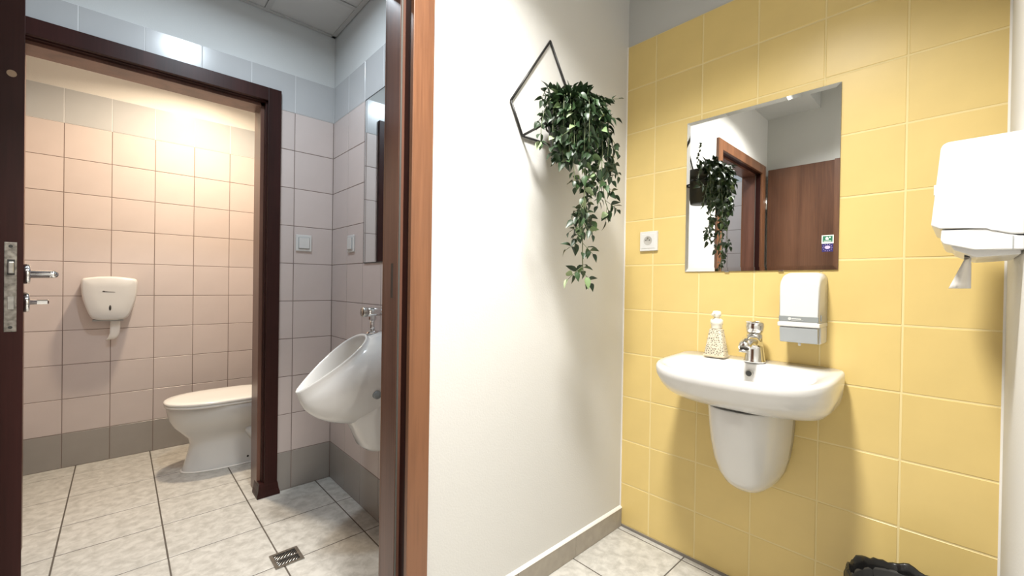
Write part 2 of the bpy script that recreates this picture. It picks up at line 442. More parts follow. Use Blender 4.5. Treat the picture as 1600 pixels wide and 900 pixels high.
frame_piece('head', (-1.945, .001, 1.985), (-1.062, .034, 2.03), 'walnut_deep_shade', f1, .0005)
frame_piece('head', (-1.945, .034, 1.970), (-1.062, .120, 2.03), 'walnut_half_shade', f1, .001)
box('gasket', (-1.1210, .0300, 0), (-1.1150, .0338, 1.985), 'gasket', f1, .002, 2)
box('gasket', (-1.880, .0300, 0), (-1.8745, .0338, 1.985), 'gasket', f1, .002, 2)
frame_piece('architrave', (-1.122, .1155, 0), (-1.050, .128, 2.048), 'walnut', f1)
frame_piece('architrave', (-1.95, .1155, 0), (-1.873, .128, 2.048), 'walnut', f1)
frame_piece('architrave', (-1.873, .1155, 1.970), (-1.122, .128, 2.048), 'walnut', f1)
box('strike_plate', (-1.1225, .060, 1.06), (-1.1215, .072, 1.16), 'dark', f1)['label'] = 'dark latch recess'

f2 = thing('trim_2', 'shade-darkened walnut door frame around the toilet doorway', None, (0, 0, 0), None, 'structure')
frame_piece('architrave', (-1.155, 1.352, 0), (-1.095, 1.374, 2.088), 'walnut_deep_shade', f2)
frame_piece('architrave', (-2.048, 1.352, 0), (-1.986, 1.374, 2.088), 'walnut_deep_shade', f2)
frame_piece('architrave', (-1.986, 1.352, 2.022), (-1.155, 1.374, 2.088), 'walnut_deep_shade', f2)
frame_piece('jamb', (-1.162, 1.374, 0), (-1.130, 1.405, 2.05), 'walnut_deep_shade', f2, .0005)
frame_piece('jamb', (-1.178, 1.405, 0), (-1.130, 1.535, 2.05), 'walnut_half_shade', f2, .001)  # same frame as the dark face, lamp light painted in as a lighter tone
frame_piece('jamb', (-2.02, 1.374, 0), (-1.994, 1.405, 2.05), 'walnut_deep_shade', f2, .0005)
frame_piece('jamb', (-2.02, 1.405, 0), (-1.984, 1.535, 2.05), 'walnut_half_shade', f2, .001)
frame_piece('head', (-2.02, 1.374, 2.018), (-1.13, 1.405, 2.05), 'walnut_deep_shade', f2, .0005)
frame_piece('head', (-2.02, 1.405, 2.004), (-1.13, 1.535, 2.05), 'walnut_half_shade', f2, .001)
for x0, x1 in ((-1.180, -1.092), (-2.051, -1.982)):
    ra = lambda e, z: [(x0 - e, 1.350 - e, z), (x1 + e, 1.350 - e, z), (x1 + e, 1.376, z), (x1, 1.376, z), (x1, 1.45, z), (x0 - e, 1.45, z)]
    loft('foot_collar', [ra(.008, .0), ra(.008, .012), ra(.003, .03), ra(.0, .055), ra(-.004, .07)], 'walnut_deep_shade', f2, smooth=False)

# ------------------------------------------------------------------ door leaves
d1 = thing('door_1', 'brown walnut door opened against the left wall, seen in the basin mirror', None, (0, 0, 0), None, 'structure')
box('panel', (-2.005, -.835, .012), (-1.965, -.028, 2.018), 'walnut_door', d1, .002, 2)
for z in (.28, 1.76):
    h = lathe('hinge', [(.007, -.045), (.007, .045)], 'satin', d1, (-1.958, -.020, z), 'z', 12)
hd = lathe('handle', [(.025, 0), (.025, .009), (.010, .010), (.010, .05)], 'chrome', d1, (-1.965, -.78, 1.05), 'x', 20)
tube('lever', [(-1.918, -.78, 1.05), (-1.915, -.765, 1.05), (-1.915, -.65, 1.05)], .009, 'chrome', hd, 10)

P0 = Vector((-1.879, .56, 0)); P1 = Vector((-1.966, 1.345, 0))
L2 = (P1 - P0).length
d2 = thing('door_2', 'shade-darkened walnut toilet door standing open with its lock edge towards the camera', None, P0, None, 'structure', math.atan2((P1 - P0).y, (P1 - P0).x) - PI / 2)
# local: +y towards the hinge, right face at x=0, leaf behind at -x
box('panel', (-.042, 0, .010), (0, L2 - .01, 2.016), 'walnut_deep_shade', d2, .0015, 2)
lp = box('lock_plate', (-.0315, -.0012, .966), (-.0105, .002, 1.190), 'worn', d2, .0008, 2); lp['label'] = 'worn steel lock faceplate'
box('latch_bolt', (-.026, -.010, 1.112), (-.0145, .002, 1.142), 'satin', lp, .003, 2)
box('bolt_recess', (-.0265, -.0016, 1.108), (-.014, .001, 1.147), 'dark', lp)
box('dead_bolt', (-.026, -.0025, 1.022), (-.0145, .002, 1.054), 'satin', lp, .001, 1)
for z in (.977, 1.180): lathe('screw', [(.0038, -.0019), (.0038, .001)], 'dark', lp, (-.021, 0, z), 'y', 12)
hd = lathe('handle', [(.0, 0), (.026, 0), (.026, .010), (.024, .012), (.011, .0125), (.010, .052), (.0, .053)], 'chrome', d2, (0, .062, 1.112), 'x', 24, False, False)
tube('lever', [(.046, .055, 1.112), (.054, .062, 1.112), (.056, .085, 1.112), (.056, .15, 1.111), (.053, .185, 1.110)], .009, 'chrome', hd, 12, radii=[.008, .010, .009, .008, .006])
tt = lathe('thumb_turn', [(.0, 0), (.026, 0), (.026, .009), (.024, .011), (.007, .0115), (.006, .024), (.0, .025)], 'chrome', d2, (0, .062, 1.037), 'x', 24, False, False)
box('turn_knob', (.020, .058, 1.031), (.046, .066, 1.043), 'chrome', tt, .003, 2)
hb = lathe('handle', [(.026, -.010), (.026, 0), (.010, .0)], 'chrome', d2, (-.042, .062, 1.112), 'x', 20)
lathe('cover_plug', [(.0085, -.0015), (.0085, .001)], 'beige_plug', d2, (-.0215, 0, 1.610), 'y', 16)['label'] = 'beige oval cover plug'

# ------------------------------------------------------------------ ceiling lamps
def downlight(label, loc, watts, col, r=.075, spread=150):
    t = thing('recessed_downlight', label, 'ceiling lamp', loc)
    lathe('ring', [(r + .018, 0), (r + .018, -.006), (r + .004, -.008), (r + .002, 0.0)], 'trimring', t, (0, 0, 0), 'z', 32, False, False)
    lathe('lens', [(.0, -.001), (r + .003, -.001)], emis('lens_glow', col, 3), t, (0, 0, 0), 'z', 32, False, False)
    ld = bpy.data.lights.new('downlight_lamp', 'AREA'); ld.shape = 'DISK'; ld.size = 2 * r; ld.energy = watts; ld.color = col; ld.spread = math.radians(spread)
    lo = bpy.data.objects.new('downlight_lamp', ld); COL.objects.link(lo); lo.parent = t; lo.location = (0, 0, -.012)
    return t
downlight('round recessed lamp in the basin room ceiling', (-1.18, -.62, ZC2), MAIN_W, MAIN_C, .13, 122)
downlight('cool white recessed lamp in the panel ceiling', (-1.44, .66, ZA + .004), ANTE_W, ANTE_C, .075, 172)
downlight('warm recessed lamp above the toilet', (-1.36, 1.96, ZA), WC_W, WC_C, .055, 150)

# ------------------------------------------------------------------ basin and half pedestal
YC = -.562
def basin_ring(z, hw, xf, n1=3.0, xb=-.001, cyy=YC, N=72):
    mid = -.15; out = []
    for k in range(N):
        t = 2 * PI * k / N; c, s = sup(t, n1 if math.sin(t) > 0 else 9.0)
        x = mid - s * (abs(xf - mid) if s > 0 else abs(xb - mid)); out.append((x, cyy + c * hw, z - (.014 * abs(x) / .4 if z > .80 else .014 * abs(x) / .4 * max(0, (z - .70) / .10))))
    return out
def bowl_ring(z, hw, x0, x1, n=2.7, N=72):
    m_, h_ = (x0 + x1) / 2, abs(x1 - x0) / 2
    return [(m_ - sup(2 * PI * k / N, n)[1] * h_, YC + sup(2 * PI * k / N, n)[0] * hw, z - .014 * abs(m_ - sup(2 * PI * k / N, n)[1] * h_) / .4) for k in range(N)]
bs = thing('wash_basin', 'white ceramic wall basin hung on the yellow tiles', 'wash basin', (0, 0, 0))
loft('bowl', [basin_ring(.708, .19, -.20, 2.2), basin_ring(.710, .207, -.240, 2.3), basin_ring(.720, .228, -.282, 2.4), basin_ring(.745, .247, -.332, 2.5), basin_ring(.777, .255, -.368, 2.7), basin_ring(.815, .2585, -.392), basin_ring(.838, .2590, -.398), basin_ring(.846, .2565, -.394), basin_ring(.849, .252, -.388),
              bowl_ring(.848, .222, -.105, -.372), bowl_ring(.843, .216, -.110, -.365), bowl_ring(.81, .203, -.118, -.350), bowl_ring(.765, .165, -.14, -.31), bowl_ring(.738, .10, -.175, -.27), bowl_ring(.732, .03, -.21, -.24)],
     'ceramic', bs)
lathe('overflow_hole', [(.0, 0), (.010, 0), (.0125, .0), (.0125, .004)], 'satin', bs, (-.1225, YC - .008, .812), 'x', 20, False, False)
lathe('overflow_shadow', [(.0, -.0008), (.0095, -.0008)], 'dark', bs, (-.1225, YC - .008, .812), 'x', 20, False, False)
lathe('drain_plug', [(.0, .004), (.024, .004), (.027, .0)], 'chrome', bs, (-.225, YC, .733), 'z', 24, False, False)
hp = thing('half_pedestal', 'white ceramic half pedestal under the basin', 'pedestal', (0, 0, 0))
def ped(z, hw, xf, N=40):
    return [(-.001 - abs(xf) * abs(math.sin(PI * k / N)) ** .75, YC + hw * (math.copysign(abs(math.cos(PI * k / N)) ** .72, math.cos(PI * k / N))), z) for k in range(N + 1)]
pr_ = [(.705, .120, .258), (.70, .121, .260), (.64, .119, .252), (.58, .115, .240), (.52, .107, .222), (.47, .094, .198), (.435, .077, .170), (.412, .057, .138), (.401, .036, .105), (.397, .012, .06)]
loft('shell', [ped(*a) for a in pr_], 'ceramic', hp)

tp = thing('basin_tap', 'chrome single lever mixer tap on the basin', 'tap', (-.078, -.574, .848))
rings = []
for z, rx, ry, dx in ((0, .034, .033, 0), (.004, .035, .034, 0), (.008, .033, .032, 0), (.03, .030, .029, -.001), (.055, .027, .0265, -.004), (.075, .0255, .025, -.006), (.092, .0255, .0255, -.006), (.10, .024, .024, -.006)):
    rings.append([(dx + rx * math.cos(2 * PI * k / 28), ry * math.sin(2 * PI * k / 28), z) for k in range(28)])
loft('body', rings, 'chrome', tp)
sp = tube('spout', [(-.005, 0, .062), (-.04, 0, .075), (-.075, 0, .076), (-.100, 0, .066), (-.108, 0, .056)], .015, 'chrome', tp, 18, radii=[.027, .022, .019, .018, .017])
lathe('aerator', [(.0145, 0), (.0145, -.008), (.012, -.008), (.0, -.006)], 'satin', sp, (-.1095, 0, .053), 'z', 18, True, False)
cap = lathe('handle_cap', [(.0, .101), (.023, .101), (.0265, .106), (.029, .124), (.0285, .136), (.020, .143), (.0, .144)], 'chrome', tp, (-.005, 0, 0), 'z', 28, False, False)
prism('lever', [(-.015, .134), (-.066, .141), (-.068, .144), (-.02, .144)], -.009, .009, 'y', 'chrome', cap, .001, 1)

bt = thing('soap_bottle', 'white lace patterned soap bottle beside the tap', 'bottle', (-.082, -.446, .849))
def sq(h, z, n=5, N=32): return [(sup(2 * PI * k / N, n)[0] * h * .72, sup(2 * PI * k / N, n)[1] * h, z) for k in range(N)]
loft('bottle_body', [sq(.0365, .0), sq(.038, .002), sq(.037, .012), sq(.0225, .100), sq(.019, .104), sq(.012, .106)], 'lace', bt)
box('base_band', (-.0290, -.0385, .0008), (.0290, .0385, .0095), mat('sand_band', (.55, .47, .33), .5), bt, .004, 2)
lathe('collar', [(.017, .104), (.019, .107), (.019, .120), (.0215, .122), (.0215, .136), (.014, .142), (.0, .142)], 'frost', bt, (0, 0, 0), 'z', 24, True, False)
pm = lathe('pump_head', [(.009, .14), (.009, .147), (.0145, .149), (.015, .163), (.012, .169), (.0, .170)], 'frost', bt, (0, 0, 0), 'z', 24, True, False)
tube('nozzle', [(0, 0, .159), (-.02, .004, .160), (-.03, .006, .156)], .004, 'frost', pm, 10)

# ------------------------------------------------------------------ basin mirror and stickers
mm = thing('wall_mirror', 'rectangular mirror with slanted glass rim on the yellow tiles', 'mirror', (0, 0, 0))
MY0, MY1, MZ0, MZ1, BV = -.790, -.287, 1.1685, 1.774, .014
bm = bmesh.new()
A = [bm.verts.new((-.0005, y, z)) for y, z in ((MY0, MZ0), (MY1, MZ0), (MY1, MZ1), (MY0, MZ1))]
B = [bm.verts.new((-.0050, y, z)) for y, z in ((MY0, MZ0), (MY1, MZ0), (MY1, MZ1), (MY0, MZ1))]
Cc = [bm.verts.new((-.0062, y, z)) for y, z in ((MY0 + BV, MZ0 + BV), (MY1 - BV, MZ0 + BV), (MY1 - BV, MZ1 - BV), (MY0 + BV, MZ1 - BV))]
bm.faces.new(A)
for i in range(4):
    j = (i + 1) % 4
    bm.faces.new((A[i], A[j], B[j], B[i])).material_index = 1
    bm.faces.new((B[i], B[j], Cc[j], Cc[i]))
bm.faces.new(Cc)
obj('glass', frombm(bm, 'glass'), ['mirror', 'glass_edge'], mm)
for yy in (-.45, -.63): box('clip', (-.0075, yy - .008, MZ0 - .004), (0, yy + .008, MZ0 + .001), 'chrome', mm, .001, 1)

def sticker(name, label, y0, y1, z0, z1, bg, shapes):
    t = thing(name, label, 'sticker', (-.0064, (y0 + y1) / 2, z0))
    hw = abs(y1 - y0) / 2; h = z1 - z0
    box('backing', (-.0004, -hw, 0), (0, hw, h), bg, t)
    for nm, mt, pts in shapes:
        prism(nm, pts, -.0008, -.0003, 'x', mt, t)
    return t
SY0, SY1 = -.7775, -.7455
def el(cy, cz, ry, rz, n=16): return [(cy + ry * math.cos(2 * PI * k / n), cz + rz * math.sin(2 * PI * k / n)) for k in range(n)]
sticker('sticker', 'green sticker with white border low on the basin mirror', SY0, SY1, 1.2545, 1.282, 'stickwhite',
        [('print_field', 'green', [(-.0130, .005), (.0130, .005), (.0130, .0245), (-.0130, .0245)]),])
for o in [o for o in COL.objects if o.name.startswith('sticker') and not o.parent][:1]:
    for k, pts in enumerate(([(-.003, .012), (.005, .012), (.006, .018), (.002, .022), (-.002, .019)], [(-.010, .0068), (.010, .0068), (.010, .0088), (-.010, .0088)], el(-.006, .0195, .0022, .0025))):
        prism('print_mark', pts, -.0012, -.0007, 'x', 'stickwhite', o)
s2 = sticker('sticker', 'navy blue sticker directly below the green one on the mirror', SY0 + .001, SY1 - .001, 1.2275, 1.254, 'navy',
             [('print_mark', 'lavender', el(0, .0145, .0075, .0055))])
for k in range(12):
    a = 2 * PI * k / 12
    prism('print_star', el(.0118 * math.cos(a), .0135 + .0108 * math.sin(a), .0010, .0010, 6), -.0008, -.0003, 'x', 'lavender', s2)

# ------------------------------------------------------------------ socket and switches
so = thing('power_socket', 'white square power socket on the yellow tiles beside the mirror', 'socket', (0, -.125, 1.304))
box('plate', (-.011, -.041, -.0425), (.0, .041, .0425), 'plastic', so, .002, 2)
box('insert', (-.0125, -.031, -.032), (-.010, .031, .032), 'plastic', so, .001, 1)
wl_ = lathe('well', [(.0195, -.0131), (.0185, -.0131), (.0180, -.0128), (.0, -.0128)], mat('socket_well', (.42, .41, .38), .5), so, (0, .002, .002), 'x', 28, False, False)
for y, z in ((.0095, .0), (-.0075, .0)): lathe('pin_hole', [(.0, -.0130), (.0026, -.0130)], 'dark', wl_, (0, y + .002, z + .004), 'x', 12, False, False)
lathe('earth_pin', [(.0025, -.012), (.0025, -.020), (.0, -.021)], 'satin', wl_, (0, .002, .013), 'x', 12, True, False)

def switch(label, loc, rz, h=.088, wd=.080):
    t = thing('light_switch', label, 'switch', loc, 'light switches in the washroom', None, rz)
    box('plate', (-wd / 2, -.009, -h / 2), (wd / 2, 0, h / 2), 'plastic', t, .003, 2)
    box('surround', (-wd / 2 + .012, -.0125, -h / 2 + .013), (wd / 2 - .012, -.008, h / 2 - .013), 'grey_plastic', t, .001, 1)
    box('rocker', (-wd / 2 + .014, -.015, -h / 2 + .015), (wd / 2 - .014, -.008, h / 2 - .015), 'plastic', t, .002, 2)
    return t
switch('white light switch on the tiles between dark door frame and corner', (-.975, YB, 1.312), 0)
switch('white light switch on the urinal wall beside the tall mirror', (XU, 1.098, 1.304), PI / 2 * -1)

# ------------------------------------------------------------------ soap dispenser
sd = thing('soap_dispenser', 'white and grey wall soap dispenser under the basin mirror', 'soap dispenser', (0, -.7075, .925))
def sdx(z): return -.112 if z < .19 else -.112 + .055 * ((z - .19) / .045) ** 1.8
def sring(x, hw, zt, zb=.071, N=9):
    p = [(x, -hw, zb), (x, hw, zb)]
    for k in range(N): a = PI / 2 * k / (N - 1); p.append((x, hw - .022 + .022 * math.cos(a), zt - .022 + .022 * math.sin(a)))
    for k in range(N): a = PI / 2 * (1 - k / (N - 1)); p.append((x, -hw + .022 - .022 * math.cos(a), zt - .022 + .022 * math.sin(a)))
    return p
loft('cover', [sring(0, .056, .233), sring(-.05, .056, .233), sring(-.078, .0555, .229), sring(-.096, .0548, .219), sring(-.106, .0535, .207), sring(-.109, .051, .200)], 'plastic', sd, smooth=True)
st = box('stripe', (-.1105, -.0540, .074), (-.104, .0540, .091), 'midgrey', sd, .001, 1); st['label'] = 'grey printed stripe'
prism('print_mark', el(.0235, .0825, .0045, .0045), -.1115, -.1100, 'x', 'printlight', st)
prism('print_mark', [(.018, .0807), (-.008, .0807), (-.008, .0843), (.018, .0843)], -.1115, -.1100, 'x', 'printlight', st)
prism('print_mark', [(.018, .0775), (-.014, .0775), (-.014, .0785), (.018, .0785)], -.1115, -.1100, 'x', 'printlight', st)
box('collar', (-.114, -.0575, .057), (0, .0575, .071), 'plastic', sd, .003, 2)
box('lower_body', (-.085, -.056, .004), (0, .056, .058), 'plastic', sd, .004, 2)
prism('push_lever', [(-.110, .056), (-.110, .050), (-.104, .006), (-.080, .004), (-.080, .056)], -.0515, .0515, 'y', 'grey_plastic', sd, .0015, 1)
box('lock_slot', (-.088, -.0572, .078), (-.078, -.0555, .096), 'grey_plastic', sd)
lathe('nozzle', [(.004, .006), (.004, -.004), (.0, -.005)], 'plastic', sd, (-.088, 0, 0), 'z', 12, True, False)

# ------------------------------------------------------------------ paper towel dispenser on the near wall
td = thing('paper_towel_dispenser', 'large white folded towel dispenser at the right edge', 'towel dispenser', (0, 0, 0))
X0, X1 = -.46, -.195
cover = [(-1.030, 1.398), (-1.033, 1.405), (-1.041, 1.409), (YN, 1.409), (YN, 1.213), (-1.128, 1.214), (-1.111, 1.2195), (-1.104, 1.2255), (-1.096, 1.230), (-1.031, 1.2315), (-1.018, 1.240)]
prism('cover', cover, X0, X1, 'x', 'plastic', td, .0025, 2)
box('cover_lock', (-.36, -1.0245, 1.318), (-.30, -1.0175, 1.342), 'plastic', td, .002, 2)
tray = [(-1.0335, 1.2290), (-1.097, 1.2275), (-1.105, 1.2225), (-1.112, 1.2165), (-1.128, 1.2115), (YN, 1.2105), (YN, 1.184), (-1.080, 1.186), (-1.037, 1.2005), (-1.0325, 1.208)]
tr = prism('tray', tray, X0 + .002, X1 - .002, 'x', 'plastic', td, .002, 2)
under = [(-1.046, 1.199), (-1.080, 1.187), (-1.140, 1.185), (-1.140, 1.176), (-1.084, 1.172), (-1.052, 1.188)]
prism('underside', under, X0 + .012, X1 - .012, 'x', 'plastic', td, .001, 1)
box('slot', (-.40, -1.0745, 1.1755), (-.255, -1.0665, 1.1835), 'dark', td)['label'] = 'dark towel slot'
box('side_seam', (X0 + .0005, -1.1295, 1.186), (X0 + .004, -1.1285, 1.211), 'grey_plastic', td)
pt = bmesh.new(); G = []
for i in range(7):
    f = i / 6; row = []
    for j in range(7):
        g = j / 6 - .5; wd = .028 + .050 * f
        row.append(pt.verts.new((-.335 + .010 * math.sin(g * 7 + f) + .06 * g, -1.077 + (g + .5) * (.007 + .027 * f), 1.184 - .074 * f)))
    G.append(row)
for i in range(6):
    for j in range(6): pt.faces.new((G[i][j], G[i][j + 1], G[i + 1][j + 1], G[i + 1][j]))
tow = obj('paper_towel', frombm(pt, 'paper_towel'), 'paper', None, True)
sm = tow.modifiers.new('thickness', 'SOLIDIFY'); sm.thickness = .0006
tag(tow, 'crumpled white paper towel hanging from the towel dispenser slot', 'paper towel')

# ------------------------------------------------------------------ waste bin
bn = thing('waste_bin', 'waste bin lined with a black bag below the towel dispenser', 'bin', (-.195, -.985, 0))
lathe('bucket', [(.0, .002), (.095, .002), (.10, .006), (.123, .30), (.126, .305), (.122, .306), (.118, .30), (.09, .02), (.0, .02)], 'bin', bn, (0, 0, 0), 'z', 40, False, False)
N = 72; rings = []
rnd = [random.uniform(-1, 1) for _ in range(N)]
def wob(k, a): return a * (.6 * math.sin(k * 2 * PI / N * 7 + 1) + .4 * math.sin(k * 2 * PI / N * 13) + .5 * rnd[k])
for r_, z_, a in ((.106, .05, .002), (.112, .18, .004), (.117, .27, .004), (.121, .308, .003), (.126, .326, .003), (.130, .329, .003), (.1325, .318, .004), (.131, .28, .005), (.129, .24, .006), (.128, .215, .007)):
    zz = [z_ + (wob(k, .006) if z_ > .2 and z_ != .24 else 0) + (.006 * math.cos(k * 2 * PI / N - 2.2) if z_ > .3 else 0) for k in range(N)]
    rings.append([((r_ + wob((k * 3) % N, a)) * math.cos(2 * PI * k / N), (r_ + wob((k * 3) % N, a)) * math.sin(2 * PI * k / N), zz[k]) for k in range(N)])
bg = loft('bin_bag', rings, 'bag', bn, True, False)
bg['label'] = 'shiny black plastic bag folded over the rim'

# ------------------------------------------------------------------ urinal
YU = .700
ur = thing('urinal', 'white ceramic urinal on the tiled wall behind the door frame', 'urinal', (0, 0, 0))
N = 56
tipv, topv = Vector((-1.198, 0, .668)), Vector((-.922, 0, .882))
cen = (tipv + topv) / 2; ax = (tipv - topv) / 2
def rim(k, s=1.0, off=0.0):
    t = 2 * PI * k / N
    c, sn = math.cos(t), math.sin(t)
    # egg: wide towards the top end, pointed at the lip
    hw = .092 * (1 - .42 * c)
    p = cen + ax * c * s + Vector((0, sn * hw * s, 0))
    nrm = Vector((-ax.z, 0, ax.x)).normalized()
    if nrm.x > 0: nrm = -nrm
    return p + nrm * off
def backp(k):
    t = 2 * PI * k / N; c, sn = math.cos(t), math.sin(t)
    z = .70 - (.205 * c if c > 0 else .190 * c)
    return Vector((XU, .168 * sn * (1 - .1 * c), z))
def Q(p): return (p.x, YU + p.y, p.z)
rings = []
for i in range(11):
    s = (1 - i / 10)
    row = []
    for k in range(N):
        p0, p1 = rim(k, 1.0, -.012), backp(k)
        pc = Vector((p0.x + .03, p1.y * 1.03, p1.z))
        u = s
        row.append(Q(p0 * (1 - u) ** 2 + pc * 2 * u * (1 - u) + p1 * u ** 2))
    rings.append(row)
rings.append([Q(rim(k, 1.0, -.004)) for k in range(N)])
rings.append([Q(rim(k, .985, .002)) for k in range(N)])
rings.append([Q(rim(k, .955, .002)) for k in range(N)])
rings.append([Q(rim(k, .925, -.004)) for k in range(N)])
sink = Vector((-.925, 0, .575))
for f, sc in ((.18, .915), (.42, .87), (.66, .78), (.85, .6), (.96, .35), (1.0, .1)):
    row = []
    for k in range(N):
        p = rim(k, sc, 0); off = (sink - cen) * f
        row.append(Q(p + off))
    rings.append(row)
loft('bowl', rings, 'ceramic', ur, True, True)
def trap(z, xf, hw, N=28):
    return [(XU + (xf - XU) * abs(math.sin(PI * k / (N - 1))) ** .8, YU + hw * math.copysign(abs(math.cos(PI * k / (N - 1))) ** .8, math.cos(PI * k / (N - 1))), z) for k in range(N)]
loft('trap', [trap(.66, -.95, .150), trap(.60, -.99, .146), trap(.545, -1.005, .138), trap(.50, -.985, .128), trap(.45, -.962, .118), trap(.405, -.944, .108), trap(.386, -.925, .095), trap(.379, -.90, .075)], 'ceramic', ur)
for s in (-1,): lathe('fixing_cap', [(.0, -.004), (.014, -.004), (.017, -.002), (.017, .014)], 'midgrey', ur, (-.936, YU - .160, .650), 'y', 20, True, False)['label'] = 'grey round fixing cap'
fv = thing('flush_valve', 'chrome push flush valve above the urinal', 'flush valve', (XU, YU, .976))
lathe('rosette', [(.0, 0), (.032, 0), (.032, -.005), (.024, -.009), (.0, -.009)], 'chrome', fv, (0, 0, 0), 'x', 28, False, False)
lathe('body', [(.017, -.006), (.017, -.030), (.0195, -.032), (.0195, -.088), (.016, -.090)], 'chrome', fv, (0, 0, 0), 'x', 24)
lathe('push_button', [(.0195, -.090), (.0215, -.094), (.0215, -.110), (.018, -.114), (.0, -.114)], 'satin', fv, (0, 0, 0), 'x', 24, True, False)
lathe('pipe_nut', [(.014, -.008), (.016, -.022), (.016, -.034), (.012, -.038)], 'chrome', fv, (-.066, 0, 0), 'z', 12, smooth=False)
lathe('flush_pipe', [(.0100, -.03), (.0100, -.090)], 'chrome', fv, (-.066, 0, 0), 'z', 18)
lathe('pipe_cover', [(.012, -.080), (.020, -.084), (.026, -.0925), (.026, -.096)], 'chrome', fv, (-.066, 0, 0), 'z', 24)

um = thing('wall_mirror', 'tall frameless mirror on the urinal wall above the flush valve', 'mirror', (XU, .635, 1.20))
box('glass', (-.005, -.305, .0), (-.0005, .305, .795), 'mirror_dim', um)
box('edge_strip', (-.0055, .3035, -.001), (-.0003, .3065, .796), 'dark', um)
box('edge_strip', (-.0055, -.3065, .7925), (-.0003, .3065, .7965), 'dark', um)
box('edge_strip', (-.0055, -.3065, -.0015), (-.0003, .3065, .002), 'dark', um)

# floor drain
dr = thing('floor_drain', 'square steel floor drain grate in the washroom floor', 'floor drain', (-1.206, .758, .0006))
h = .0515
bm = bmesh.new()
for a, b in (((-h, -h, 0), (h, -h + .012, .0035)), ((-h, h - .012, 0), (h, h, .0035)), ((-h, -h + .012, 0), (-h + .012, h - .012, .0035)), ((h - .012, -h + .012, 0), (h, h - .012, .0035))): abox(bm, a, b)
obj('rim', frombm(bm, 'rim'), 'brushed', dr)
box('sump', (-h + .012, -h + .012, 0), (h - .012, h - .012, .0008), 'dark', dr)
q = h - .012
for k in range(-7, 8):
    c = k * .0125
    for lo, hi in ((-q, -.003), (.003, q)):
        x0, x1 = max(-q, lo - c), min(q, hi - c)
        if x1 - x0 < .006: continue
        tube('bar', [(x0, x0 + c, .0022), (x1, x1 + c, .0022)], .0019, 'satin', dr, 6)
box('cross_bar', (-q, -.003, .0012), (q, .003, .0034), 'satin', dr)

# ------------------------------------------------------------------ toilet
TY = 1.985
to = thing('toilet', 'white floor standing toilet with closed lid beyond the dark frame', 'toilet', (0, 0, 0))
def egg(z, xf, xb, hw, n=2.25, nb=5.0, mid=None, N=56):
    mid = mid if mid is not None else (xf * .45 + xb * .55); out = []
    for k in range(N):
        t = 2 * PI * k / N
        front = math.cos(t) < 0
        c, s = sup(t, n if front else nb)
        out.append((mid + (c * (mid - xf) if c < 0 else c * (xb - mid)), TY + s * hw, z))
    return out
loft('pan', [egg(0, -1.435, -.90, .106), egg(.006, -1.435, -.90, .106), egg(.03, -1.428, -.90, .103), egg(.10, -1.408, -.90, .098), egg(.155, -1.398, -.90, .096), egg(.19, -1.408, -.90, .100),
             egg(.225, -1.440, -.90, .116), egg(.265, -1.474, -.90, .142), egg(.31, -1.496, -.89, .163), egg(.355, -1.505, -.88, .176), egg(.380, -1.508, -.88, .179), egg(.385, -1.502, -.88, .174)], 'ceramic', to)
tube('trapway', [(-1.14, TY - .075, .25), (-1.08, TY - .092, .17), (-1.03, TY - .094, .16), (-.97, TY - .092, .24), (-.93, TY - .08, .32)], .05, 'ceramic', to, 16, radii=[.035, .042, .045, .045, .035])
lathe('floor_bolt', [(.006, 0), (.006, .003), (.0, .003)], 'dark', to, (-1.125, TY - .1035, .040), 'y', 12, True, False)
loft('seat', [egg(0.3855, -1.512, -1.03, .180), egg(0.3880, -1.516, -1.03, .183), egg(0.3970, -1.516, -1.03, .183), egg(0.3990, -1.513, -1.03, .181)], 'lid', to)
loft('lid', [egg(0.4005, -1.514, -1.025, .182), egg(0.4030, -1.518, -1.02, .185), egg(0.4120, -1.518, -1.02, .185), egg(0.4170, -1.511, -1.025, .179), egg(0.4195, -1.470, -1.05, .15), egg(0.4205, -1.350, -1.12, .08)], 'lid', to)
box('cistern', (-1.015, TY - .175, .388), (-.835, TY + .175, .765), 'ceramic', to, .02, 3)
cl = box('cistern_lid', (-1.022, TY - .182, .766), (-.830, TY + .182, .795), 'ceramic', to, .008, 2)
lathe('flush_button', [(.022, .795), (.022, .800), (.0, .801)], 'chrome', cl, (-.925, TY, 0), 'z', 20, True, False)
loft('sealant_bead', [egg(.0003, -1.443, -.895, .113), egg(.005, -1.439, -.895, .110), egg(.008, -1.434, -.90, .105)], 'sealant', to)

# ------------------------------------------------------------------ jumbo roll dispenser
jd = thing('toilet_roll_dispenser', 'white jumbo toilet roll dispenser on the warm pink tiles', 'paper dispenser', (-1.743, YP, 1.0))
def jr(y, s, dz=0.0):
    half = [(0, .118), (.05, .1155), (.095, .109), (.112, .105), (.119, .098), (.1215, .085), (.122, .055), (.120, .02), (.114, -.02), (.104, -.06), (.093, -.095), (.084, -.118), (.073, -.131), (.058, -.139), (.03, -.1425), (0, -.1435)]
    pts = half + [(-a, b) for a, b in half[-2:0:-1]]
    return [(a * s, y, b * s + dz) for a, b in pts]
loft('cover', [jr(-.0005, 1.0), jr(-.085, 1.0), jr(-.102, .985), jr(-.112, .95), jr(-.116, .90), jr(-.117, .5)], 'plastic', jd)
lathe('view_slot', [(.0, 0), (1, 0), (1, .0015), (.0, .0015)], 'dark', jd, (0, 0, 0), 'y', 20, False, False)
vsl = [o for o in COL.objects if o.name == 'view_slot'][0]; vsl.scale = (.0048, 1, .0165); vsl.location = (.001, -.1182, -.068); vsl['label'] = 'dark oval viewing slot'
prism('print_mark', [(-.032, .026), (-.022, .0255), (-.021, .031), (-.027, .033), (-.032, .031)], -.1182, -.1168, 'y', 'printdark', jd)
